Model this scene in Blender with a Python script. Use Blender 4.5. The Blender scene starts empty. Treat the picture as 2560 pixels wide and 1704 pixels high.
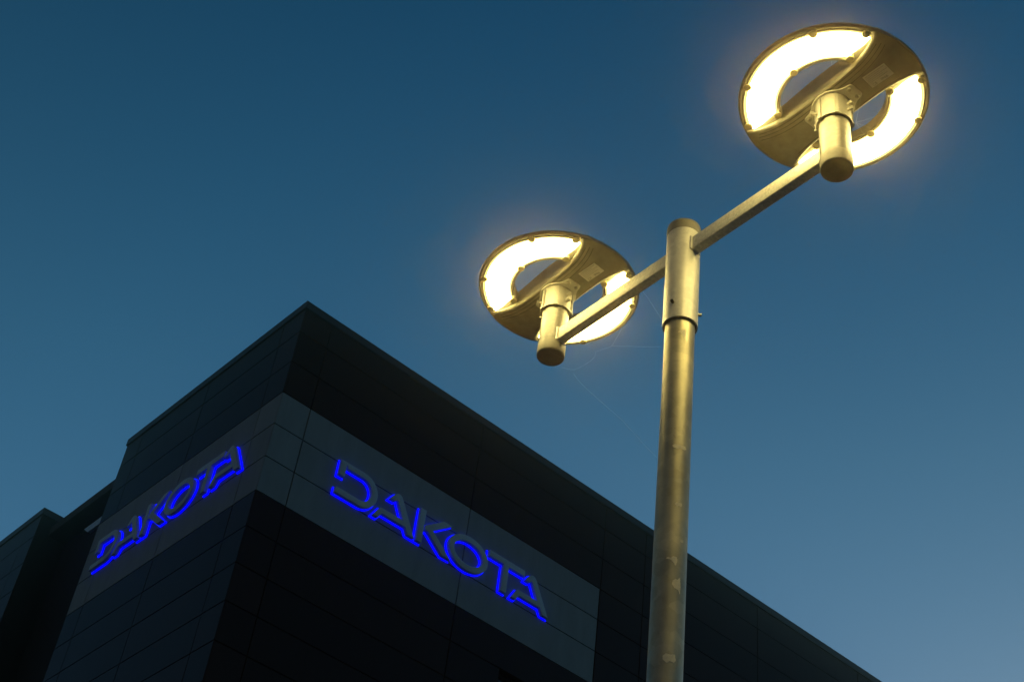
import bpy, bmesh, math, random
from mathutils import Matrix, Vector
random.seed(7)
sc = bpy.context.scene
COL = sc.collection
EYE = 1.6                       # eye height above the ground
R = math.radians

# ---------------------------------------------------------------- helpers
def tag(o, label=None, cat=None, group=None, kind=None):
    if label: o['label'] = label
    if cat: o['category'] = cat
    if group: o['group'] = group
    if kind: o['kind'] = kind
    return o

def empty(name, loc=(0, 0, 0), rz=0.0):
    o = bpy.data.objects.new(name, None)
    o.empty_display_size = 0.1
    o.location = loc
    o.rotation_euler = (0, 0, rz)
    COL.objects.link(o)
    return o

def link(name, me, mat=None, parent=None):
    o = bpy.data.objects.new(name, me)
    if mat is not None and len(me.materials) == 0:
        me.materials.append(mat)
    COL.objects.link(o)
    if parent is not None: o.parent = parent
    return o

def finish(name, bm, mat=None, parent=None, smooth=None):
    bmesh.ops.recalc_face_normals(bm, faces=bm.faces)
    me = bpy.data.meshes.new(name)
    bm.to_mesh(me); bm.free()
    if smooth is not None:
        for p in me.polygons: p.use_smooth = True
        me.set_sharp_from_angle(angle=R(smooth))
    return link(name, me, mat, parent)

def box(bm, x0, x1, y0, y1, z0, z1):
    v = [bm.verts.new(c) for c in ((x0,y0,z0),(x1,y0,z0),(x1,y1,z0),(x0,y1,z0),(x0,y0,z1),(x1,y0,z1),(x1,y1,z1),(x0,y1,z1))]
    return [bm.faces.new([v[i] for i in f]) for f in ((0,3,2,1),(4,5,6,7),(0,1,5,4),(1,2,6,5),(2,3,7,6),(3,0,4,7))]

def lathe(bm, prof, n=64, c=(0, 0), closed=False):
    """prof: (r, z) pairs turned about the z axis"""
    rings = []
    for r, z in prof:
        if r < 1e-6:
            rings.append([bm.verts.new((c[0], c[1], z))])
        else:
            rings.append([bm.verts.new((c[0]+r*math.cos(2*math.pi*i/n), c[1]+r*math.sin(2*math.pi*i/n), z)) for i in range(n)])
    m = len(rings)
    for k in range(m if closed else m-1):
        a, b = rings[k], rings[(k+1) % m]
        for i in range(n):
            j = (i+1) % n
            if len(a) == 1 and len(b) == 1: continue
            if len(a) == 1: bm.faces.new((a[0], b[i], b[j]))
            elif len(b) == 1: bm.faces.new((a[i], a[j], b[0]))
            else: bm.faces.new((a[i], a[j], b[j], b[i]))

def tube(bm, pts, r, n=8):
    pts = [Vector(p) for p in pts]
    rings = []
    for i, p in enumerate(pts):
        d = (pts[min(i+1, len(pts)-1)] - pts[max(i-1, 0)]).normalized()
        q = d.to_track_quat('Z', 'Y')
        rings.append([bm.verts.new(p + q @ Vector((r*math.cos(2*math.pi*k/n), r*math.sin(2*math.pi*k/n), 0))) for k in range(n)])
    for a, b in zip(rings, rings[1:]):
        for k in range(n):
            bm.faces.new((a[k], a[(k+1) % n], b[(k+1) % n], b[k]))
    bm.faces.new(rings[0][::-1]); bm.faces.new(rings[-1])

def flat(name, loops, half, mat, parent, bevel=0.0, to=None, smooth=35, bres=2):
    """closed 2-D outlines (holes included) made into a plate of thickness 2*half"""
    cu = bpy.data.curves.new(name, 'CURVE')
    cu.dimensions = '2D'; cu.fill_mode = 'BOTH'
    cu.extrude = max(half - bevel, 0.0); cu.bevel_depth = bevel; cu.bevel_resolution = bres
    if bevel: cu.offset = -bevel
    for lp in loops:
        s = cu.splines.new('POLY'); s.points.add(len(lp)-1); s.use_cyclic_u = True
        for p, (x, y) in zip(s.points, lp): p.co = (x, y, 0, 1)
    o = bpy.data.objects.new('tmp', cu); COL.objects.link(o)
    dg = bpy.context.evaluated_depsgraph_get()
    me = bpy.data.meshes.new_from_object(o.evaluated_get(dg))
    bpy.data.objects.remove(o); bpy.data.curves.remove(cu)
    me.name = name
    if to is not None: me.transform(to)
    me.materials.clear()
    bm = bmesh.new(); bm.from_mesh(me)
    bmesh.ops.remove_doubles(bm, verts=bm.verts, dist=1e-6)
    bmesh.ops.recalc_face_normals(bm, faces=bm.faces)
    bm.to_mesh(me); bm.free()
    for p in me.polygons: p.use_smooth = True
    me.set_sharp_from_angle(angle=R(smooth))
    return link(name, me, mat, parent)

def arc(cx, cy, rx, ry, a0, a1, n):
    return [(cx+rx*math.cos(R(a0+(a1-a0)*i/n)), cy+ry*math.sin(R(a0+(a1-a0)*i/n))) for i in range(n+1)]

# ---------------------------------------------------------------- materials
def new_mat(name):
    m = bpy.data.materials.new(name); m.use_nodes = True
    nt = m.node_tree
    return m, nt, nt.nodes['Principled BSDF']

def N(nt, t, **kw):
    n = nt.nodes.new(t)
    for k, v in kw.items():
        if k in n.inputs: n.inputs[k].default_value = v
        else: setattr(n, k, v)
    return n

def ramp(nt, fac, stops):
    r = nt.nodes.new('ShaderNodeValToRGB')
    e = r.color_ramp.elements
    while len(e) < len(stops): e.new(0.5)
    for el, (p, c) in zip(e, stops):
        el.position = p; el.color = (*c, 1) if len(c) == 3 else c
    nt.links.new(fac, r.inputs[0])
    return r

def galvanised(name, base=(0.66, 0.64, 0.56), metallic=0.25, rough=0.45, spangle=70.0, contrast=0.16, blotch=0.36, streak=0.22):
    m, nt, b = new_mat(name)
    tc = N(nt, 'ShaderNodeTexCoord')
    vo = N(nt, 'ShaderNodeTexVoronoi', Scale=spangle); vo.feature = 'F1'
    nt.links.new(tc.outputs['Object'], vo.inputs['Vector'])
    no = N(nt, 'ShaderNodeTexNoise', Scale=9.0, Detail=6.0, Roughness=0.6)
    nt.links.new(tc.outputs['Object'], no.inputs['Vector'])
    st = N(nt, 'ShaderNodeMapping'); st.inputs['Scale'].default_value = (38, 38, 2.2)
    nt.links.new(tc.outputs['Object'], st.inputs['Vector'])
    sn = N(nt, 'ShaderNodeTexNoise', Scale=1.0, Detail=4.0)
    nt.links.new(st.outputs[0], sn.inputs['Vector'])
    fine = N(nt, 'ShaderNodeTexNoise', Scale=420.0, Detail=2.0)
    nt.links.new(tc.outputs['Object'], fine.inputs['Vector'])
    bw = N(nt, 'ShaderNodeSeparateColor'); nt.links.new(vo.outputs['Color'], bw.inputs[0])
    def mad(a, mul, add):
        q = N(nt, 'ShaderNodeMath', operation='MULTIPLY_ADD'); nt.links.new(a, q.inputs[0])
        q.inputs[1].default_value = mul
        if isinstance(add, float): q.inputs[2].default_value = add
        else: nt.links.new(add, q.inputs[2])
        return q.outputs[0]
    f = mad(bw.outputs[0], contrast, 1.0 - contrast*0.5 - 0.06 - blotch*0.5 - streak*0.5)
    f = mad(no.outputs['Fac'], blotch, f)
    f = mad(sn.outputs['Fac'], streak, f)
    f = mad(fine.outputs['Fac'], 0.12, f)
    mx = N(nt, 'ShaderNodeMix', data_type='RGBA', blend_type='MULTIPLY'); mx.inputs[0].default_value = 1
    mx.inputs[6].default_value = (*base, 1)
    nt.links.new(f, mx.inputs[7])
    nt.links.new(mx.outputs[2], b.inputs['Base Color'])
    b.inputs['Metallic'].default_value = metallic
    rr = mad(no.outputs['Fac'], 0.25, rough - 0.12)
    rr = mad(bw.outputs[1], 0.08, rr)
    nt.links.new(rr, b.inputs['Roughness'])
    bp = N(nt, 'ShaderNodeBump', Strength=0.12, Distance=0.002)
    nt.links.new(fine.outputs['Fac'], bp.inputs['Height'])
    nt.links.new(bp.outputs[0], b.inputs['Normal'])
    return m

def painted(name, base, rough=0.5, metallic=0.0, var=0.25, scale=14.0, bump=0.06):
    m, nt, b = new_mat(name)
    tc = N(nt, 'ShaderNodeTexCoord')
    no = N(nt, 'ShaderNodeTexNoise', Scale=scale, Detail=7.0, Roughness=0.62)
    nt.links.new(tc.outputs['Object'], no.inputs['Vector'])
    r = ramp(nt, no.outputs['Fac'], [(0.3, tuple(c*(1-var) for c in base)), (0.7, tuple(c*(1+var) for c in base))])
    nt.links.new(r.outputs[0], b.inputs['Base Color'])
    b.inputs['Roughness'].default_value = rough; b.inputs['Metallic'].default_value = metallic
    fn = N(nt, 'ShaderNodeTexNoise', Scale=scale*30, Detail=2.0)
    nt.links.new(tc.outputs['Object'], fn.inputs['Vector'])
    bp = N(nt, 'ShaderNodeBump', Strength=bump, Distance=0.002)
    nt.links.new(fn.outputs['Fac'], bp.inputs['Height']); nt.links.new(bp.outputs[0], b.inputs['Normal'])
    return m

def cladding(name, base, rough, spec=0.5, var=0.18):
    """panel sheet: every panel carries its own faint shade in the 'shade' attribute, with dirt runs"""
    m, nt, b = new_mat(name)
    tc = N(nt, 'ShaderNodeTexCoord')
    at = N(nt, 'ShaderNodeAttribute'); at.attribute_name = 'shade'
    mp = N(nt, 'ShaderNodeMapping'); mp.inputs['Scale'].default_value = (2.4, 2.4, 0.45)
    nt.links.new(tc.outputs['Object'], mp.inputs['Vector'])
    no = N(nt, 'ShaderNodeTexNoise', Scale=2.2, Detail=8.0, Roughness=0.65)
    nt.links.new(mp.outputs[0], no.inputs['Vector'])
    f = N(nt, 'ShaderNodeMath', operation='MULTIPLY_ADD'); f.inputs[1].default_value = var*1.8; f.inputs[2].default_value = 1 - var*0.9
    nt.links.new(no.outputs['Fac'], f.inputs[0])
    g = N(nt, 'ShaderNodeMath', operation='MULTIPLY'); nt.links.new(f.outputs[0], g.inputs[0]); nt.links.new(at.outputs['Fac'], g.inputs[1])
    mx = N(nt, 'ShaderNodeMix', data_type='RGBA', blend_type='MULTIPLY'); mx.inputs[0].default_value = 1
    mx.inputs[6].default_value = (*base, 1); nt.links.new(g.outputs[0], mx.inputs[7])
    nt.links.new(mx.outputs[2], b.inputs['Base Color'])
    b.inputs['Roughness'].default_value = rough
    b.inputs['Specular IOR Level'].default_value = spec
    wv = N(nt, 'ShaderNodeTexNoise', Scale=0.9, Detail=2.0)
    nt.links.new(tc.outputs['Object'], wv.inputs['Vector'])
    bp = N(nt, 'ShaderNodeBump', Strength=0.25, Distance=0.02)
    nt.links.new(wv.outputs['Fac'], bp.inputs['Height']); nt.links.new(bp.outputs[0], b.inputs['Normal'])
    return m

def glow(name, col, strength, base=(0.8, 0.8, 0.8)):
    m, nt, b = new_mat(name)
    b.inputs['Base Color'].default_value = (*base, 1)
    b.inputs['Emission Color'].default_value = (*col, 1)
    b.inputs['Emission Strength'].default_value = strength
    b.inputs['Roughness'].default_value = 0.25
    return m

STEEL = galvanised('galvanised_steel')
ARMST = galvanised('galvanised_arm', base=(0.68, 0.66, 0.57), metallic=0.15, rough=0.5, spangle=160.0, contrast=0.3)
SHAFT = galvanised('weathered_galvanised', base=(0.45, 0.41, 0.27), metallic=0.55, rough=0.42, spangle=45.0, contrast=0.24, blotch=1.1, streak=0.5)
SCRAP = painted('old_tape', (0.8, 0.73, 0.5), 0.55, 0.0, 0.15, 60)
CAPM  = painted('grey_plastic_cap', (0.27, 0.25, 0.19), 0.55, 0.0, 0.2, 30)
HOUS  = painted('grey_powder_coat', (0.31, 0.295, 0.24), 0.5, 0.0, 0.2, 24)
PLATE = painted('bracket_plate', (0.66, 0.64, 0.55), 0.4, 0.1, 0.1, 30)
POLYC = painted('polycarbonate_boss', (0.6, 0.52, 0.3), 0.35, 0.0, 0.1, 60)
POLYC.node_tree.nodes['Principled BSDF'].inputs['Transmission Weight'].default_value = 0.012
BRACK = painted('cast_aluminium', (0.3, 0.29, 0.25), 0.42, 0.25, 0.12, 30)
SPIG  = galvanised('spigot_galvanised', base=(0.2, 0.19, 0.16), metallic=0.3, rough=0.4, spangle=90.0, contrast=0.2)
BOLT  = painted('zinc_screw', (0.45, 0.43, 0.36), 0.35, 0.8, 0.2, 200)
DARKM = painted('black_gap', (0.012, 0.012, 0.012), 0.8, 0, 0.2, 30)
STICK = painted('paper_label', (0.8, 0.78, 0.7), 0.5, 0, 0.06, 60)
INK   = painted('label_ink', (0.25, 0.23, 0.18), 0.6, 0, 0.1, 60)
LED   = glow('led_panel', (1.0, 0.785, 0.26), 40.0)
BLUE  = glow('blue_acrylic', (0.0, 0.0, 1.0), 2.0, (0.02, 0.02, 0.4))
FACE  = painted('letter_paint', (0.6, 0.72, 0.68), 0.4, 0.0, 0.12, 3.0)
DARKC = cladding('charcoal_cladding', (0.034, 0.014, 0.007), 0.38, 0.13, 0.4)
LIGHTC = cladding('pale_grey_cladding', (0.29, 0.35, 0.31), 0.6, 0.25, 0.34)
BACKW = painted('black_membrane', (0.008, 0.008, 0.008), 0.9, 0, 0.2, 2)
COPE  = painted('coping_metal', (0.03, 0.027, 0.024), 0.5, 0.1, 0.2, 3)
RECESS = painted('recess_render', (0.006, 0.006, 0.006), 0.85, 0, 0.3, 1.5)
ROOFM = painted('roof_felt', (0.04, 0.04, 0.042), 0.9, 0, 0.3, 4)
WEB   = painted('spider_silk', (0.75, 0.75, 0.72), 0.4, 0, 0.1, 50)
GLASS, _nt, _b = new_mat('dark_glass')
_b.inputs['Base Color'].default_value = (0.008, 0.009, 0.01, 1); _b.inputs['Roughness'].default_value = 0.08
_n = N(_nt, 'ShaderNodeTexNoise', Scale=0.7); _bp = N(_nt, 'ShaderNodeBump', Strength=0.03); _nt.links.new(_n.outputs[0], _bp.inputs['Height']); _nt.links.new(_bp.outputs[0], _b.inputs['Normal'])

# ---------------------------------------------------------------- ground
gm, nt, b = new_mat('asphalt')
tc = N(nt, 'ShaderNodeTexCoord')
n1 = N(nt, 'ShaderNodeTexNoise', Scale=0.35, Detail=8.0, Roughness=0.6); nt.links.new(tc.outputs['Object'], n1.inputs['Vector'])
n2 = N(nt, 'ShaderNodeTexVoronoi', Scale=70.0); nt.links.new(tc.outputs['Object'], n2.inputs['Vector'])
r1 = ramp(nt, n1.outputs['Fac'], [(0.3, (0.035, 0.035, 0.034)), (0.7, (0.07, 0.068, 0.065))])
r2 = ramp(nt, n2.outputs['Distance'], [(0.0, (1.3, 1.3, 1.3)), (0.6, (0.7, 0.7, 0.7))])
mx = N(nt, 'ShaderNodeMix', data_type='RGBA', blend_type='MULTIPLY'); mx.inputs[0].default_value = 1
nt.links.new(r1.outputs[0], mx.inputs[6]); nt.links.new(r2.outputs[0], mx.inputs[7]); nt.links.new(mx.outputs[2], b.inputs['Base Color'])
b.inputs['Roughness'].default_value = 0.85
bp = N(nt, 'ShaderNodeBump', Strength=0.4, Distance=0.01); nt.links.new(n2.outputs['Distance'], bp.inputs['Height']); nt.links.new(bp.outputs[0], b.inputs['Normal'])
bm = bmesh.new()
S = 1500
for i in range(-4, 4):
    for j in range(-4, 4):
        x0, y0, d = i*S/4, j*S/4, S/4
        bm.faces.new([bm.verts.new(c) for c in ((x0, y0, 0), (x0+d, y0, 0), (x0+d, y0+d, 0), (x0, y0+d, 0))])
bmesh.ops.remove_doubles(bm, verts=bm.verts, dist=1e-4)
tag(finish('ground', bm, gm), kind='structure')

# ---------------------------------------------------------------- building
CX, CY = 7.7307, 15.6568                     # the near corner of the building
Z = lambda z: z + EYE
ROOF = 15.6
ROWS = [15.459, 14.976, 14.363, 13.750, 13.151, 12.551, 11.943, 11.333, 10.732, 10.131, 9.529]
while ROWS[-1] > -1.0: ROWS.append(ROWS[-1]-0.602)
GAP, PT = 0.019, 0.03                        # joint width, panel thickness

def panel(bm, face, a0, a1, z0, z1, off, amount=0.16):
    """one cladding sheet, leaned by a hair, standing PT proud of the backing wall. face 'S': x runs along, faces -Y; 'W': y runs along, faces -X"""
    g = GAP/2
    a0, a1, z0, z1 = a0+g, a1-g, z0+g, z1-g
    j = [random.uniform(-0.0016, 0.0016) for _ in range(4)]
    def P(a, d, z): return (CX+a, CY+off+d, Z(z)) if face == 'S' else (CX+off+d, CY+a, Z(z))
    f = [bm.verts.new(P(*q)) for q in ((a0, j[0], z0), (a1, j[1], z0), (a1, j[2], z1), (a0, j[3], z1))]
    k = [bm.verts.new(P(*q)) for q in ((a0, PT, z0), (a1, PT, z0), (a1, PT, z1), (a0, PT, z1))]
    fs = [bm.faces.new(f)] + [bm.faces.new((f[i], f[(i+1) % 4], k[(i+1) % 4], k[i])) for i in range(4)]
    lay = bm.loops.layers.float_color.get('shade') or bm.loops.layers.float_color.new('shade')
    s = random.uniform(1-amount, 1+amount)
    for q in fs:
        for lp in q.loops: lp[lay] = (s, s, s, 1)

def facade(bm, face, cols, rows, off, skip=None, amount=0.26):
    for z1, z0 in zip(rows, rows[1:]):
        for a0, a1 in zip(cols, cols[1:]):
            if skip and skip((a0+a1)/2, (z0+z1)/2): continue
            panel(bm, face, a0, a1, z0, z1, off, amount)

bld = empty('building', (CX, CY, 0))
tag(bld, 'tall dark panelled building corner with a pale grey band and blue letters, roof edge above', 'building')
INV = Matrix.Translation((-CX, -CY, 0))
def part(name, bm, mat, parent, smooth=None):
    bmesh.ops.transform(bm, matrix=INV, verts=bm.verts)
    return finish(name, bm, mat, parent, smooth)

WX = [0.0, 0.52, 3.74, 6.68, 7.70, 10.716, 13.73, 16.74, 19.75, 22.76, 25.8]
WY = [0.0, 0.575, 2.715, 4.835, 5.395]
band_rows = ROWS[3:7]
win = (4.75, 6.68, ROWS[10], ROWS[7])        # opening in the right-hand wall
bm = bmesh.new()
# dark cladding: right-hand wall
inband = lambda a, z: a < 6.68 and ROWS[6] < z < ROWS[3]
facade(bm, 'S', WX, ROWS[:1]+ROWS[1:2], 0.0)
lower = [0.0, 0.52, 3.74, 4.75, 6.68] + WX[4:]
for r in range(1, len(ROWS)-1):
    cols = WX if r < 7 else lower
    facade(bm, 'S', cols, ROWS[r:r+2], 0.0, lambda a, z: inband(a, z) or (win[0] < a < win[1] and win[2] < z < win[3]))
facade(bm, 'W', WY, ROWS[:4], 0.0)
facade(bm, 'W', WY, ROWS[6:], 0.0)
part('dark_cladding', bm, DARKC, bld)
bm = bmesh.new()
facade(bm, 'S', [0.0, 0.52, 3.74, 6.672], band_rows, 0.0, None, 0.05)
facade(bm, 'W', WY, band_rows, 0.0, None, 0.05)
part('pale_band', bm, LIGHTC, bld)
bm = bmesh.new()                             # the wall behind the sheets, with the window opening left out
w0, w1 = PT+0.002, 0.30
D = 14.0
e = 5.395
def wallbox(x0, x1, y0, y1, z0, z1): box(bm, CX+x0, CX+x1, CY+y0, CY+y1, z0, z1)
wallbox(w0, win[0], w0, w1, 0, Z(15.45)); wallbox(win[1], 25.8, w0, w1, 0, Z(15.45))
wallbox(win[0], win[1], w0, w1, 0, Z(win[2])); wallbox(win[0], win[1], w0, w1, Z(win[3]), Z(15.45))
wallbox(w0, w1, w1, e, 0, Z(15.45)); wallbox(25.5, 25.8, w1, D, 0, Z(15.45)); wallbox(0.95, 25.5, D-0.3, D, 0, Z(15.45))
part('wall', bm, BACKW, bld)
bm = bmesh.new()
wallbox(w1, 25.5, w1, D-0.3, Z(15.1), Z(15.3))
part('roof', bm, ROOFM, bld)
bm = bmesh.new()                             # coping: two strips mitred at the corner
def strip(pts, z0, z1):
    a = [bm.verts.new((CX+x, CY+y, Z(z0))) for x, y in pts]; b_ = [bm.verts.new((CX+x, CY+y, Z(z1))) for x, y in pts]
    bm.faces.new(a[::-1]); bm.faces.new(b_)
    for i in range(len(pts)): bm.faces.new((a[i], a[(i+1) % len(pts)], b_[(i+1) % len(pts)], b_[i]))
p = 0.022
jn = 0.005
xs = [2.1+3.0*i for i in range(8)] + [25.8+p]
strip([(-p, -p), (xs[0]-jn, -p), (xs[0]-jn, 0.36), (0.36, 0.36), (0.36, 2.7-jn), (-p, 2.7-jn)], 15.462, ROOF)      # lengths of capping with open joints
strip([(-p, 2.7+jn), (0.36, 2.7+jn), (0.36, e+0.01), (-p, e+0.01)], 15.463, ROOF+0.001)
for k, (xa, xb) in enumerate(zip(xs, xs[1:])):
    dz = random.uniform(-0.003, 0.003)
    strip([(xa+jn, -p+dz*0.5), (xb-jn, -p+dz*0.5), (xb-jn, 0.36), (xa+jn, 0.36)], 15.462+dz, ROOF+dz)
part('coping', bm, COPE, bld)
bm = bmesh.new()
x0, x1, z0, z1 = win
for q in ((x0, x0+0.06, z0, z1), (x1-0.06, x1, z0, z1), (x0+0.06, x1-0.06, z0, z0+0.06), (x0+0.06, x1-0.06, z1-0.06, z1)):
    wallbox(q[0], q[1], 0.12, 0.18, Z(q[2]), Z(q[3]))
wf = part('window', bm, BACKW, bld)
bm = bmesh.new(); wallbox(x0+0.06, x1-0.06, 0.145, 0.155, Z(z0+0.06), Z(z1-0.06)); part('pane', bm, GLASS, wf)

# recessed dark link and the left-hand block (same building)
RX = 0.665; WY0 = 8.59; WXO = 0.05           # depth of the recess, corner and plane of the left block
bm = bmesh.new(); wallbox(RX, RX+0.25, 5.10, WY0-0.002, 0, Z(15.50)); wallbox(w1, RX-0.002, 5.10, e-0.02, 0, Z(15.45)); part('recess_wall', bm, RECESS, bld)
bm = bmesh.new(); wallbox(RX-0.05, RX+0.36, e+0.013, WY0-0.002, Z(15.502), Z(15.565)); part('coping', bm, COPE, bld)
bm = bmesh.new()                              # pale trim bar crossing the top of the recess, cut at a slant
pts = [(e+0.014, 13.79), (5.81, 13.79), (6.02, 13.94), (e+0.014, 13.94)]
fv = [bm.verts.new((CX+0.004, CY+y, Z(z))) for y, z in pts]; kv = [bm.verts.new((CX+0.054, CY+y, Z(z))) for y, z in pts]
bm.faces.new(fv); bm.faces.new(kv[::-1])
for i in range(4): bm.faces.new((fv[i], fv[(i+1) % 4], kv[(i+1) % 4], kv[i]))
part('trim_bar', bm, FACE, bld)
lw = [WY0, 9.13, 11.25, 13.37, 15.5, 17.6]
wrows = [15.46, 14.96] + [14.36-0.602*i for i in range(28)]
bm = bmesh.new(); facade(bm, 'W', lw, wrows, WXO)
wing = part('side_block', bm, DARKC, bld)
bm = bmesh.new(); wallbox(WXO+w0, WXO+4.0, WY0, 17.6, 0, Z(15.45)); part('wall', bm, RECESS, wing)
bm = bmesh.new(); strip([(WXO-p, WY0-p), (WXO+4.0, WY0-p), (WXO+4.0, WY0+0.36), (WXO+0.36, WY0+0.36), (WXO+0.36, 17.6), (WXO-p, 17.6)], 15.462, ROOF); part('coping', bm, COPE, wing)

# ---------------------------------------------------------------- illuminated signs
H = 0.595
def rot_pts(pts, dx): return [(x+dx, y) for x, y in pts]
A_ = [(0.718, 0), (0.812, 0), (0.874, 0.1), (1.326, 0.1), (1.387, 0), (1.512, 0), (1.21, 0.52), (1.178, 0.566), (1.15, 0.588), (1.116, 0.596),
      (1.08, 0.588), (1.05, 0.566), (1.022, 0.53), (0.962, 0.435), (1.062, 0.435), (1.10, 0.486), (1.262, 0.192), (0.826, 0.192)]
D_ = [(0.0, 0.325), (0.102, 0.325), (0.102, 0.55), (0.122, 0.55), (0.122, 0.497)] + arc(0.44, 0.2985, 0.185, 0.1985, 90, -90, 20) + \
     [(0.0, 0.1), (0.0, 0.0)] + arc(0.44, 0.2975, 0.30, 0.2975, -90, 90, 26) + [(0.0, 0.595)]
K1 = [(1.553, 0), (1.66, 0), (1.66, 0.595), (1.553, 0.595)]
K2 = [(1.681, 0.335), (2.02, 0.595), (2.19, 0.595), (1.838, 0.325), (2.24, 0), (2.078, 0), (1.744, 0.258), (1.681, 0.258)]
OO = [arc(2.575, 0.299, 0.402, 0.304, 0, 354, 59), arc(2.575, 0.299, 0.295, 0.2, 0, 354, 59)]
T_ = [(3.294, 0), (3.406, 0), (3.406, 0.487), (3.742, 0.487), (3.742, 0.595), (2.984, 0.595), (2.984, 0.487), (3.294, 0.487)]
LETTERS = [[D_], [A_], [K1, K2], OO, [T_], [rot_pts(A_, 2.806)]]
D_SOLID = D_[:2] + [(0.102, 0.497)] + D_[5:]
BACKS = [[D_SOLID], [A_], [K1, K2], OO, [T_], [rot_pts(A_, 2.806)]]
def grow(lp, d):
    """simple outward shift of a closed outline (used for the back plates)"""
    n = len(lp); area = sum(lp[i][0]*lp[(i+1) % n][1]-lp[(i+1) % n][0]*lp[i][1] for i in range(n))
    sg = 1 if area > 0 else -1; out = []
    for i in range(n):
        a, b_, c = Vector(lp[i-1]), Vector(lp[i]), Vector(lp[(i+1) % n])
        t1, t2 = (b_-a).normalized(), (c-b_).normalized()
        n1, n2 = Vector((t1.y, -t1.x)), Vector((t2.y, -t2.x))
        m_ = n1+n2
        m_ = m_/max(0.35, m_.dot(n1)) if m_.length > 1e-4 else n1
        out.append(tuple(b_ + m_*(sg*d)))
    return out
def sign(label, origin, basis):
    """basis: columns along the wall, up, out of the wall"""
    root = empty('illuminated_sign', origin)
    tag(root, label, 'sign', 'blue halo signs on the pale band')
    M = Matrix((basis[0], basis[1], basis[2])).transposed().to_4x4()
    for k, (loops, back) in enumerate(zip(LETTERS, BACKS)):
        body = flat('letter', loops, 0.034, FACE, root, 0.002, M @ Matrix.Translation((0, 0, 0.0585)), 30, 1)
        # blue acrylic halo plate between the letter and the wall, a little larger than the letter
        if loops is OO:
            flat('light_strip', [grow(loops[0], 0.016), grow(loops[1], -0.016)], 0.010, BLUE, body, 0.0, M @ Matrix.Translation((0, 0, 0.0125+0.0006*(k % 2))))
        else:
            for q, lp in enumerate(back):
                flat('light_strip', [grow(lp, 0.016)], 0.010, BLUE, body, 0.0, M @ Matrix.Translation((0, 0, 0.0125+0.0006*(k % 2)+0.0003*q)))
    return root
zb = Z(12.56)
sign('blue-lit letter sign on the right-hand wall of the building corner, nearer the lamp post', (CX+1.196, CY-0.001, zb), ((1, 0, 0), (0, 0, 1), (0, -1, 0)))
sign('blue-lit letter sign on the left-hand wall, steeply foreshortened beside the dark recess', (CX-0.001, CY+4.885, zb), ((0, -1, 0), (0, 0, 1), (-1, 0, 0)))

# ---------------------------------------------------------------- street lamp
PX, PY = 1.971, 1.923
lamp = empty('street_lamp', (PX, PY, 0))
tag(lamp, 'galvanised twin-arm street lamp with two glowing ring-shaped heads, both lit', 'street lamp')
def zl(z): return z + EYE
bm = bmesh.new()
lathe(bm, [(0, 0.02), (0.038, 0.02), (0.038, zl(2.72)), (0, zl(2.72))], 72)
shaft = finish('shaft', bm, SHAFT, lamp, 40)
bm = bmesh.new(); lathe(bm, [(0, 0.0), (0.14, 0.0), (0.14, 0.018), (0.06, 0.02), (0.045, 0.05), (0.0385, 0.055), (0.0385, 0.03), (0, 0.03)], 48)
finish('base_flange', bm, STEEL, lamp, 30)
bm = bmesh.new(); lathe(bm, [(0.0405, zl(2.572)), (0.0448, zl(2.572)), (0.0448, zl(2.8985)), (0.0405, zl(2.8985))], 72, closed=True)
sleeve = finish('sleeve', bm, STEEL, lamp, 40)
bm = bmesh.new(); lathe(bm, [(0, zl(2.88)), (0.0404, zl(2.88)), (0.0404, zl(2.8975)), (0.0458, zl(2.8990)), (0.0462, zl(2.902)), (0.0460, zl(2.926)), (0.0447, zl(2.932)), (0.040, zl(2.9365)), (0.02, zl(2.939)), (0, zl(2.939))], 72)
finish('end_cap', bm, CAPM, sleeve, 35)
bm = bmesh.new(); lathe(bm, [(0.0384, zl(2.575)), (0.0404, zl(2.575)), (0.0404, zl(2.60)), (0.0384, zl(2.60))], 48, closed=True)
finish('dark_gap_ring', bm, DARKM, sleeve, 40)  # black ring standing in for the shade in the sleeve's open gap
cam_az = math.atan2(-PY, -PX)
for k, da in enumerate((-27, 93, 213)):      # set screws round the sleeve foot
    bm = bmesh.new()
    a = cam_az + R(da)
    d = Vector((math.cos(a), math.sin(a), 0))
    c = Vector((0, 0, zl(2.622)))
    tube(bm, [c+d*0.044, c+d*0.0535], 0.0042, 12)
    finish('set_screw', bm, BOLT if k else DARKM, sleeve, 30)
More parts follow.
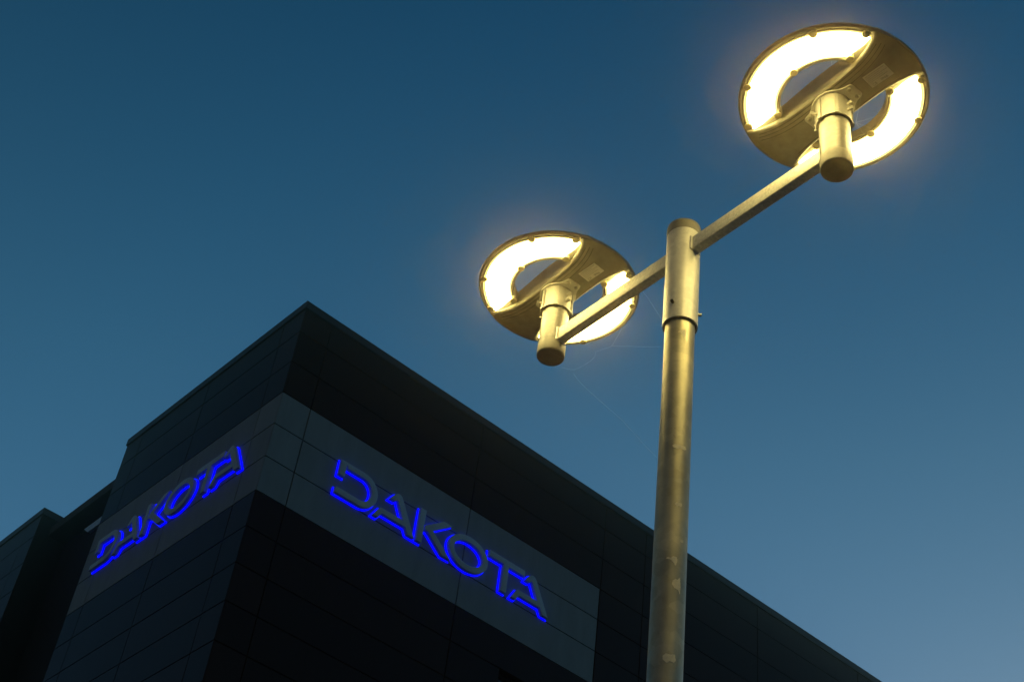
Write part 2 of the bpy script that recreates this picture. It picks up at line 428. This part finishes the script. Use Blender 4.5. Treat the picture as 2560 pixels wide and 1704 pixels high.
# scraps of old tape and stickers left on the shaft: (height, angle from the side facing the camera, width, height)
scraps = [(2.520, 12, 34, 0.026), (2.16, 18, 50, 0.016), (1.995, 22, 24, 0.015), (1.90, 40, 12, 0.011), (1.845, 10, 44, 0.02), (1.785, 26, 36, 0.03), (1.60, 12, 40, 0.028), (1.43, -4, 50, 0.014), (1.385, 38, 16, 0.022), (1.325, 32, 14, 0.024), (1.315, -8, 34, 0.026), (1.23, -10, 60, 0.012)]
rs = random.Random(3)
TORN = ([(-1, 0.1), (-0.75, 0.35), (-0.3, 0.3), (0.05, 0.62), (0.55, 0.55), (0.62, 0.1), (0.58, -0.45), (0.4, -1.0), (0.12, -0.55), (-0.2, -0.1), (-0.6, 0.02)],
        [(-0.7, 0.3), (-0.2, 0.55), (0.2, 0.5), (0.6, 0.95), (0.75, 0.2), (0.8, -0.5), (0.62, -1.05), (0.3, -0.6), (-0.35, -0.55), (-0.8, -0.15)],
        [(-1.0, 0.2), (-0.55, 0.55), (0.2, 0.45), (0.8, 0.6), (1.0, 0.0), (0.7, -0.4), (0.1, -0.3), (-0.4, -0.55), (-0.9, -0.2)],
        [(-0.5, 0.8), (0.1, 0.95), (0.6, 0.5), (0.55, -0.2), (0.25, -1.0), (-0.1, -0.5), (-0.6, -0.1)])
for q_, (z, da, dw, hh) in enumerate(scraps):
    bm = bmesh.new()
    r = 0.0384
    shape = TORN[(2 if dw > 46 or hh < 0.018 else q_) % 4]
    pts = []
    for (ax_, ay_), (bx_, by_) in zip(shape, shape[1:]+shape[:1]):
        for t in (0, 0.25, 0.5, 0.75):
            k = 0.05 if t else 0.0
            pts.append((da + dw*0.55*(ax_+(bx_-ax_)*t + rs.uniform(-k, k)), z + hh*0.75*(ay_+(by_-ay_)*t + rs.uniform(-k, k))))
    n = len(pts)
    def sv(a, h): return bm.verts.new((r*math.cos(cam_az+R(a)), r*math.sin(cam_az+R(a)), zl(h)))
    cen = sv(da + dw*0.1, z)
    rings = [[sv(da+dw*0.1+(a-da-dw*0.1)*q, z+(h-z)*q) for a, h in pts] for q in (0.33, 0.66, 1.0)]
    for i in range(n):
        j = (i+1) % n
        bm.faces.new((cen, rings[0][i], rings[0][j]))
        for g0_, g1_ in zip(rings, rings[1:]): bm.faces.new((g0_[i], g1_[i], g1_[j], g0_[j]))
    finish('tape_scrap', bm, SCRAP, shaft, 60)

SY = 0.5104; SXD = 0.0072                     # half spacing of the two heads
heads = [Vector((-SXD, -SY)), Vector((SXD, SY))]   # near (right) head, far (left) head, relative to the pole
ZA = {0: (2.842, 2.848), 1: (2.841, 2.834)}   # arm centre height at the pole and at the head
aw, ah = 0.014, 0.0235
for k, hd in enumerate(heads):
    d = Vector((hd.x, hd.y, 0)).normalized(); s = Vector((-d.y, d.x, 0))
    L0, L1 = 0.040, hd.length - 0.034
    bm = bmesh.new()
    rings = []
    for L, zc in ((L0, ZA[k][0]), (L1, ZA[k][1])):
        c = d*L + Vector((0, 0, zl(zc)))
        rr = []
        rd = 0.004
        for sx, sz in ((1, 1), (-1, 1), (-1, -1), (1, -1)):
            base = math.atan2(sz, sx)
            for t in (-45, -15, 15, 45):
                ang = base + R(t)
                ca, sa = math.cos(ang), math.sin(ang)
                rr.append(bm.verts.new(c + s*(sx*(aw-rd) + rd*ca) + Vector((0, 0, sz*(ah-rd) + rd*sa))))
        rings.append(rr)
    m = len(rings[0])
    for i in range(m): bm.faces.new((rings[0][i], rings[0][(i+1) % m], rings[1][(i+1) % m], rings[1][i]))
    bm.faces.new(rings[0]); bm.faces.new(rings[1][::-1])
    finish('arm', bm, ARMST, lamp, 25)
    for L, zc, rad in ((0.0455, ZA[k][0], 0.0448), (hd.length-0.0385, ZA[k][1], 0.039)):   # weld beads where the arm meets the tubes
        bm = bmesh.new()
        for sd in (-1, 1):
            off = math.sqrt(rad*rad - aw*aw)
            base = d*(off if L < 0.1 else hd.length - off)
            pts = [base + s*(sd*(aw+0.001)) + Vector((0, 0, zl(zc)+ah*q+0.0004*math.sin(q*17))) for q in [x/6-1 for x in range(13)]]
            tube(bm, pts, 0.0042, 8)
        base = d*((rad-0.0005) if L < 0.1 else hd.length-rad+0.0005)
        tube(bm, [base + s*(aw*q) + Vector((0, 0, zl(zc)-ah-0.0005)) - d*(0.003*q*q if L < 0.1 else -0.003*q*q) for q in (-1, -0.5, 0, 0.5, 1)], 0.004, 8)
        finish('weld_seam', bm, STEEL, lamp, 40)
    bm = bmesh.new()
    lathe(bm, [(0, 0), (0.039, 0), (0.039, 0.215), (0, 0.215)], 72)
    bmesh.ops.translate(bm, verts=bm.verts, vec=(hd.x, hd.y, zl(2.79)))
    sp = finish('spigot', bm, SPIG, lamp, 40)
    bm = bmesh.new()
    lathe(bm, [(0, -0.0155), (0.034, -0.0155), (0.0375, -0.0148), (0.0398, -0.0125), (0.0404, -0.0095), (0.0404, 0.0255), (0.0402, 0.0275), (0.0392, 0.0278), (0.0392, 0.0), (0, 0.0)], 72)
    bmesh.ops.translate(bm, verts=bm.verts, vec=(hd.x, hd.y, zl(2.789)))
    finish('end_cap', bm, CAPM, sp, 35)

# ---- the ring-shaped heads: built once round their own centre, local x along the bridge
RO = 0.2375
def bw_(u): return min(0.056 + 0.022*(abs(u)/0.19)**4, math.sqrt(max(RO*RO-u*u, 0))*0.9995)
def bz_(u, t):
    r = min(1.0, abs(u)/RO)
    z = -0.004 - 0.015*(1-r**3)
    return z + 0.0035*max(0, (abs(t)-0.9)/0.1)**2
def make_head(loc):
    # body ring
    bm = bmesh.new()
    prof = [(0.131, -0.002), (0.1315, -0.005), (0.1345, -0.0055), (0.138, -0.004), (0.1385, -0.0035), (0.2255, -0.0035), (0.226, -0.004), (0.229, -0.0055), (0.2325, -0.0058), (0.2335, -0.003), (0.2345, -0.003),
            (0.237, -0.0015), (0.2378, 0.002), (0.2365, 0.006), (0.225, 0.018), (0.20, 0.03), (0.17, 0.036), (0.145, 0.034), (0.133, 0.028)]
    lathe(bm, prof, 128, closed=True)
    body = finish('luminaire', bm, HOUS, lamp, 28)
    body.location = loc; body.rotation_euler = (0, 0, R(-94.0))
    # bridge across the ring
    bm = bmesh.new()
    nu, nv = 60, 20
    us = [RO*0.998*math.sin(math.pi/2*(2*i/nu-1)) for i in range(nu+1)]
    g0 = []; g1 = []
    for u in us:
        w = bw_(u)
        g0.append([bm.verts.new((u, w*t*(1-0.03*max(0, (abs(t)-0.95)/0.05)), bz_(u, t) + 0.0)) for t in [2*j/nv-1 for j in range(nv+1)]])
        top = 0.064*(1-(u/RO)**2)**0.9 + 0.002
        g1.append([bm.verts.new((u, w*0.93*t, top*(1-0.12*t*t))) for t in [2*j/nv-1 for j in range(nv+1)]])
    for g in (g0, g1):
        for i in range(nu):
            for j in range(nv): bm.faces.new((g[i][j], g[i+1][j], g[i+1][j+1], g[i][j+1]))
    for j in (0, nv):
        for i in range(nu): bm.faces.new((g0[i][j], g0[i+1][j], g1[i+1][j], g1[i][j]))
    for i in (0, nu):
        for j in range(nv): bm.faces.new((g0[i][j], g0[i][j+1], g1[i][j+1], g1[i][j]))
    finish('bridge', bm, HOUS, body, 40)
    # fine grooves pressed along the bridge: dark lines beside its upper edge
    bm = bmesh.new()
    for v0, ua, ub in ((0.044, 0.03, 0.196), (0.033, 0.045, 0.205), (0.021, 0.06, 0.208)):
        for su in (-1, 1):
            pts = []
            for i in range(25):
                u = ua + (ub-ua)*i/24
                v = v0 + 0.020*max(0, (u-0.07)/0.13)**2.6
                pts.append((su*u, -v, bz_(u, v/bw_(u)) - 0.0002))
            tube(bm, pts, 0.0006, 6)
    pts = [(u/100, 0.047+0.012*max(0, (abs(u)/100-0.09)/0.1)**2, bz_(u/100, 0.8)-0.0002) for u in range(-17, 18)]
    tube(bm, pts, 0.0005, 6)
    finish('groove', bm, DARKM, body)
    for s in (1, -1):
        # lit crescent
        vo, vi = 0.0835, 0.0765
        ro, ri = 0.2155, 0.1465
        a_o = math.degrees(math.asin(vo/ro)); a_i = math.degrees(math.asin(vi/ri))
        lp = arc(0, 0, ro, ro, a_o+2.2, 180-a_o-2.2, 60)
        lp += [(-ro*math.cos(R(a_o))+0.004, vo-0.001), (-0.165, vi+0.003)]
        lp += arc(0, 0, ri, ri, 180-a_i-3, a_i+3, 44)
        lp += [(0.165, vi+0.003), (ro*math.cos(R(a_o))-0.004, vo-0.001)]
        lp = [(x, s*y) for x, y in lp]
        flat('light_panel', [lp], 0.0045, LED, body, 0.0035, Matrix.Translation((0, 0, -0.0045)), 60)
        # gasket frame lines round the crescent
        for rr, a0, z in ((0.2235, 21, -0.0048), (0.1405, 34, -0.0048)):
            bm = bmesh.new()
            tube(bm, [(x, s*y, z) for x, y in arc(0, 0, rr, rr, a0+4, 176-a0, 60)], 0.0016, 6)
            finish('lens_frame', bm, HOUS, body, 60)
        # screw bosses biting into the edge of the crescent
        for rr, ang in ((0.2215, 27), (0.2215, 60), (0.2215, 120), (0.2215, 153), (0.1425, 31), (0.1425, 90), (0.1425, 149)):
            bm = bmesh.new()
            c = (rr*math.cos(R(ang)), s*rr*math.sin(R(ang)))
            lathe(bm, [(0, -0.0118), (0.0088, -0.0118), (0.0102, -0.0108), (0.0106, -0.009), (0.0106, 0.004), (0, 0.004)], 24, c)
            o = finish('screw_boss', bm, POLYC, body, 40)
    # mounting bracket: butterfly plate and clamp socket
    half = [(0.0785, 0.0), (0.0790, 0.016), (0.076, 0.022), (0.070, 0.0245), (0.056, 0.027), (0.044, 0.033), (0.033, 0.042), (0.018, 0.0495), (0.0, 0.0515)]
    lp = half + [(-x, y) for x, y in half[::-1][1:]] + [(-x, -y) for x, y in half[1:]] + [(x, -y) for x, y in half[::-1][1:-1]]
    # one continuous outline: mirror the two lobes
    br = flat('mounting_bracket', [lp], 0.0025, PLATE, body, 0.0012, Matrix.Translation((0, 0, -0.0215)), 30)
    for sx in (-1, 1):
        for sy in (-1, 1):
            bm = bmesh.new()
            c = (sx*0.0655, sy*0.0145)
            lathe(bm, [(0, -0.0265), (0.0028, -0.0265), (0.003, -0.0285), (0.0046, -0.0285), (0.0052, -0.0275), (0.0052, -0.0238), (0.0072, -0.0238), (0.0072, -0.0225), (0, -0.0225)], 20, c)
            finish('screw', bm, BOLT, body, 30)
    bm = bmesh.new()
    lathe(bm, [(0.0398, -0.023), (0.0398, -0.0985), (0.0452, -0.0985), (0.0455, -0.0945), (0.0436, -0.0935), (0.0434, -0.030), (0.0465, -0.0243), (0.0465, -0.0238)], 72, closed=True)
    for da in (40, 98, 140, 205, 262, 320):         # vertical ribs with small tabs at the rim
        a = R(da)
        M = Matrix.Rotation(a, 4, 'Z')
        f0 = len(bm.verts)
        bm.verts.ensure_lookup_table()
        before = set(bm.verts)
        box(bm, 0.0415, 0.0478, -0.0042, 0.0042, -0.0965, -0.0245)
        box(bm, 0.0412, 0.0490, -0.0062, 0.0062, -0.1005, -0.0962)
        nv_ = [v for v in bm.verts if v not in before]
        bmesh.ops.transform(bm, matrix=M, verts=nv_)
    finish('socket', bm, BRACK, body, 30)
    for da, zz in ((4, -0.048), (4, -0.071), (184, -0.048), (184, -0.071), (236, -0.060)):
        bm = bmesh.new()
        a = R(da); d = Vector((math.cos(a), math.sin(a), 0)); c = Vector((0, 0, zz))
        tube(bm, [c+d*0.041, c+d*0.050], 0.0038, 10)
        tube(bm, [c+d*0.0485, c+d*0.0585], 0.0056, 6)
        finish('clamp_bolt', bm, BOLT, body, 25)
    # rating label with its small print
    Mf = Matrix.Translation((0.139, 0.009, bz_(0.139, 0.1)-0.0012)) @ Matrix.Rotation(math.pi, 4, 'X') @ Matrix.Rotation(R(-5), 4, 'Z') @ Matrix.Rotation(R(2.5), 4, 'Y')
    lab = flat('rating_label', [[(-0.032, -0.021), (0.032, -0.021), (0.032, 0.021), (-0.032, 0.021)]], 0.0003, STICK, body, 0, Mf)
    bm = bmesh.new()
    rl = random.Random(5)
    for i in range(5):
        x = -0.028
        while x < 0.024 - 0.012*(i % 2):
            w = rl.uniform(0.003, 0.009)
            box(bm, x, min(x+w, 0.029), 0.016-i*0.0052-0.0007, 0.016-i*0.0052+0.0003, 0.0003, 0.0006)
            x += w + 0.0016
    me = bpy.data.meshes.new('small_print'); 
    bmesh.ops.transform(bm, matrix=Mf, verts=bm.verts)
    bm.to_mesh(me); bm.free()
    link('small_print', me, INK, body)
    for txt, px in (('CE', -0.027), ('IP66', -0.002)):
        cu = bpy.data.curves.new('txt', 'FONT'); cu.body = txt; cu.size = 0.0115; cu.extrude = 0.0001
        o = bpy.data.objects.new('txt', cu); COL.objects.link(o)
        me = bpy.data.meshes.new_from_object(o.evaluated_get(bpy.context.evaluated_depsgraph_get()))
        bpy.data.objects.remove(o); bpy.data.curves.remove(cu)
        me.transform(Mf @ Matrix.Translation((px, -0.0185, 0.0005))); me.materials.clear()
        link('label_print', me, INK, body)
    return body
head0 = make_head((heads[0].x, heads[0].y, zl(3.04)))
head1 = head0.copy(); COL.objects.link(head1); head1.parent = lamp
head1.location = (heads[1].x, heads[1].y, zl(3.04))
for ch in list(head0.children):
    c = ch.copy(); COL.objects.link(c); c.parent = head1

# ---------------------------------------------------------------- unseen pale paving added to bounce lamp light; lamp halo put in as haze
bm = bmesh.new()
for i in range(-14, 15):
    for j in range(-12, 13):
        x0, y0 = i*0.6+0.005*(j % 2), j*0.6
        f = box(bm, PX+x0, PX+x0+0.594, PY+y0, PY+y0+0.594, -0.04, 0.012+random.uniform(-0.0015, 0.0015))
tag(finish('bounce_paving', bm, painted('bounce_slabs', (0.30, 0.285, 0.25), 0.85, 0, 0.2, 3.0, 0.3)), kind='structure')
HAZE = 0.0068  # density of the volume added to give the lamps a halo
if HAZE:
    bm = bmesh.new(); box(bm, -30, 60, -25, 60, -1.0, 20.0)
    hm_ = bpy.data.materials.new('halo_haze'); hm_.use_nodes = True
    hn = hm_.node_tree; hn.nodes.remove(hn.nodes['Principled BSDF'])
    pv = hn.nodes.new('ShaderNodeVolumePrincipled')
    pv.inputs['Color'].default_value = (0.97, 0.74, 0.42, 1); pv.inputs['Density'].default_value = HAZE; pv.inputs['Anisotropy'].default_value = 0.968
    hn.links.new(pv.outputs[0], hn.nodes['Material Output'].inputs['Volume'])
    tag(finish('halo_haze', bm, hm_), kind='stuff')
# ---------------------------------------------------------------- spider threads
WEBS = (('thin spider threads strung from the far lamp head to the post', 'ABCD', {
    'A': [[2.0522, 2.2156, 2.8295], [1.9831, 2.184, 2.6741], [1.9798, 2.2139, 2.6783], [1.9782, 2.2421, 2.6845], [1.9762, 2.2438, 2.6619], [1.9695, 2.263, 2.6481], [1.9698, 2.3155, 2.6544], [1.9695, 2.368, 2.693]],
    'B': [[1.9831, 2.184, 2.6741], [1.9498, 2.0786, 2.5866], [1.9258, 1.9421, 2.4877]],
    'C': [[1.9569, 2.3002, 2.6224], [1.9627, 2.2689, 2.5715], [1.957, 2.0993, 2.3575], [1.9296, 1.9382, 2.1374]],
    'D': [[1.9847, 2.1145, 2.8732], [1.9704, 2.0729, 2.8043], [1.9565, 2.0309, 2.7365], [1.926, 1.9418, 2.5781]]}),
    ('thin spider threads between bracket and lit crescent of the near lamp head', 'EFGHI', {
    'E': [[1.9342, 1.3868, 3.1802], [1.9334, 1.3879, 3.1335], [1.9394, 1.3967, 3.029]],
    'F': [[1.9942, 1.3354, 3.092], [1.979, 1.34, 3.0057], [1.9662, 1.3411, 2.9438], [1.9578, 1.3445, 2.8959]],
    'G': [[1.9578, 1.3445, 2.8959], [1.9727, 1.3135, 2.8994], [1.9829, 1.2797, 2.8963]],
    'H': [[1.9578, 1.3445, 2.8959], [1.9672, 1.3217, 2.8699], [1.9718, 1.2968, 2.8394]],
    'I': [[1.9578, 1.3445, 2.8959], [1.9557, 1.3209, 2.8258]]}))
for lab, keys, th in WEBS:
    bm = bmesh.new()
    o0 = Vector(th[keys[0]][0])
    for k in keys:
        pts = [Vector(p) - o0 for p in th[k]]
        fine = []
        for a, b in zip(pts, pts[1:]):
            for i in range(6): fine.append(a.lerp(b, i/6) + Vector((0, 0, -0.0015*math.sin(math.pi*i/6))))
        fine.append(pts[-1])
        tube(bm, fine, 0.00013, 5)
    o = finish('spider_web', bm, WEB)
    o.location = o0 + Vector((0, 0, EYE))
    tag(o, lab, 'spider web')
def cam_axes(yaw, pitch, roll):
    cy, sy, cp, sp_ = math.cos(yaw), math.sin(yaw), math.cos(pitch), math.sin(pitch)
    f = Vector((cp*cy, cp*sy, sp_)); r0 = Vector((sy, -cy, 0)); u0 = r0.cross(f)
    c, s = math.cos(roll), math.sin(roll)
    return c*r0+s*u0, -s*r0+c*u0, -f
ax = cam_axes(R(52.98121), R(41.9298), R(8.33052))

# ---------------------------------------------------------------- camera
cam = bpy.data.cameras.new('camera')
cam.sensor_width = 36.0; cam.sensor_fit = 'HORIZONTAL'
cam.lens = 51.9775
cam.clip_start = 0.05; cam.clip_end = 5000
co = bpy.data.objects.new('camera', cam); COL.objects.link(co)
M = Matrix((ax[0], ax[1], ax[2])).transposed().to_4x4()
M.translation = (0, 0, EYE)
co.matrix_world = M
sc.camera = co

# ---------------------------------------------------------------- dusk sky
w = bpy.data.worlds.new('World'); sc.world = w; w.use_nodes = True
nt = w.node_tree
bg = nt.nodes['Background']
sky = nt.nodes.new('ShaderNodeTexSky'); sky.sky_type = 'NISHITA'
sky.sun_disc = False
sky.sun_elevation = R(3.0); sky.sun_rotation = R(70.0)
sky.air_density = 1.0; sky.dust_density = 1.0; sky.ozone_density = 2.0
# deepen the blue hour: darker and bluer towards the zenith and off the afterglow; red tint added opposite it to warm the walls (by direction in the sky only)
tc = nt.nodes.new('ShaderNodeTexCoord')
sx = nt.nodes.new('ShaderNodeSeparateXYZ'); nt.links.new(tc.outputs['Generated'], sx.inputs[0])
K = 1/1.5
er = ramp(nt, sx.outputs['Z'], [(p_, tuple(c*K for c in q)) for p_, q in (
    (0.0, (0.45, 0.45, 0.6)), (0.26, (0.85, 0.88, 1.25)), (0.5, (0.97, 1.22, 1.40)), (0.616, (0.74, 1.10, 1.24)),
    (0.72, (0.48, 0.90, 1.06)), (0.81, (0.30, 0.72, 0.90)), (0.966, (0.07, 0.35, 0.53)), (1.0, (0.03, 0.2, 0.33)))])
dt = nt.nodes.new('ShaderNodeVectorMath'); dt.operation = 'DOT_PRODUCT'
nt.links.new(tc.outputs['Generated'], dt.inputs[0]); dt.inputs[1].default_value = (math.cos(R(20)), math.sin(R(20)), 0)
hm = nt.nodes.new('ShaderNodeMath'); hm.operation = 'MULTIPLY_ADD'; hm.inputs[1].default_value = 0.5; hm.inputs[2].default_value = 0.5
nt.links.new(dt.outputs['Value'], hm.inputs[0])
ar = ramp(nt, hm.outputs[0], [(0.0, (0.85, 0.42, 0.30)), (0.5, (0.62, 0.95, 1.0)), (0.735, (0.72, 1.14, 1.24)), (0.92, (0.84, 1.07, 1.15))])
m1 = nt.nodes.new('ShaderNodeVectorMath'); m1.operation = 'MULTIPLY'
m2 = nt.nodes.new('ShaderNodeVectorMath'); m2.operation = 'MULTIPLY'
m3 = nt.nodes.new('ShaderNodeVectorMath'); m3.operation = 'SCALE'; m3.inputs['Scale'].default_value = 1.5
nt.links.new(sky.outputs[0], m1.inputs[0]); nt.links.new(er.outputs[0], m1.inputs[1])
nt.links.new(m1.outputs[0], m2.inputs[0]); nt.links.new(ar.outputs[0], m2.inputs[1])
nt.links.new(m2.outputs[0], m3.inputs[0])
nt.links.new(m3.outputs[0], bg.inputs['Color'])
bg.inputs['Strength'].default_value = 0.15
sc.view_settings.view_transform = 'Standard'; sc.view_settings.look = 'None'
sc.view_settings.exposure = 0.0; sc.view_settings.gamma = 1.0
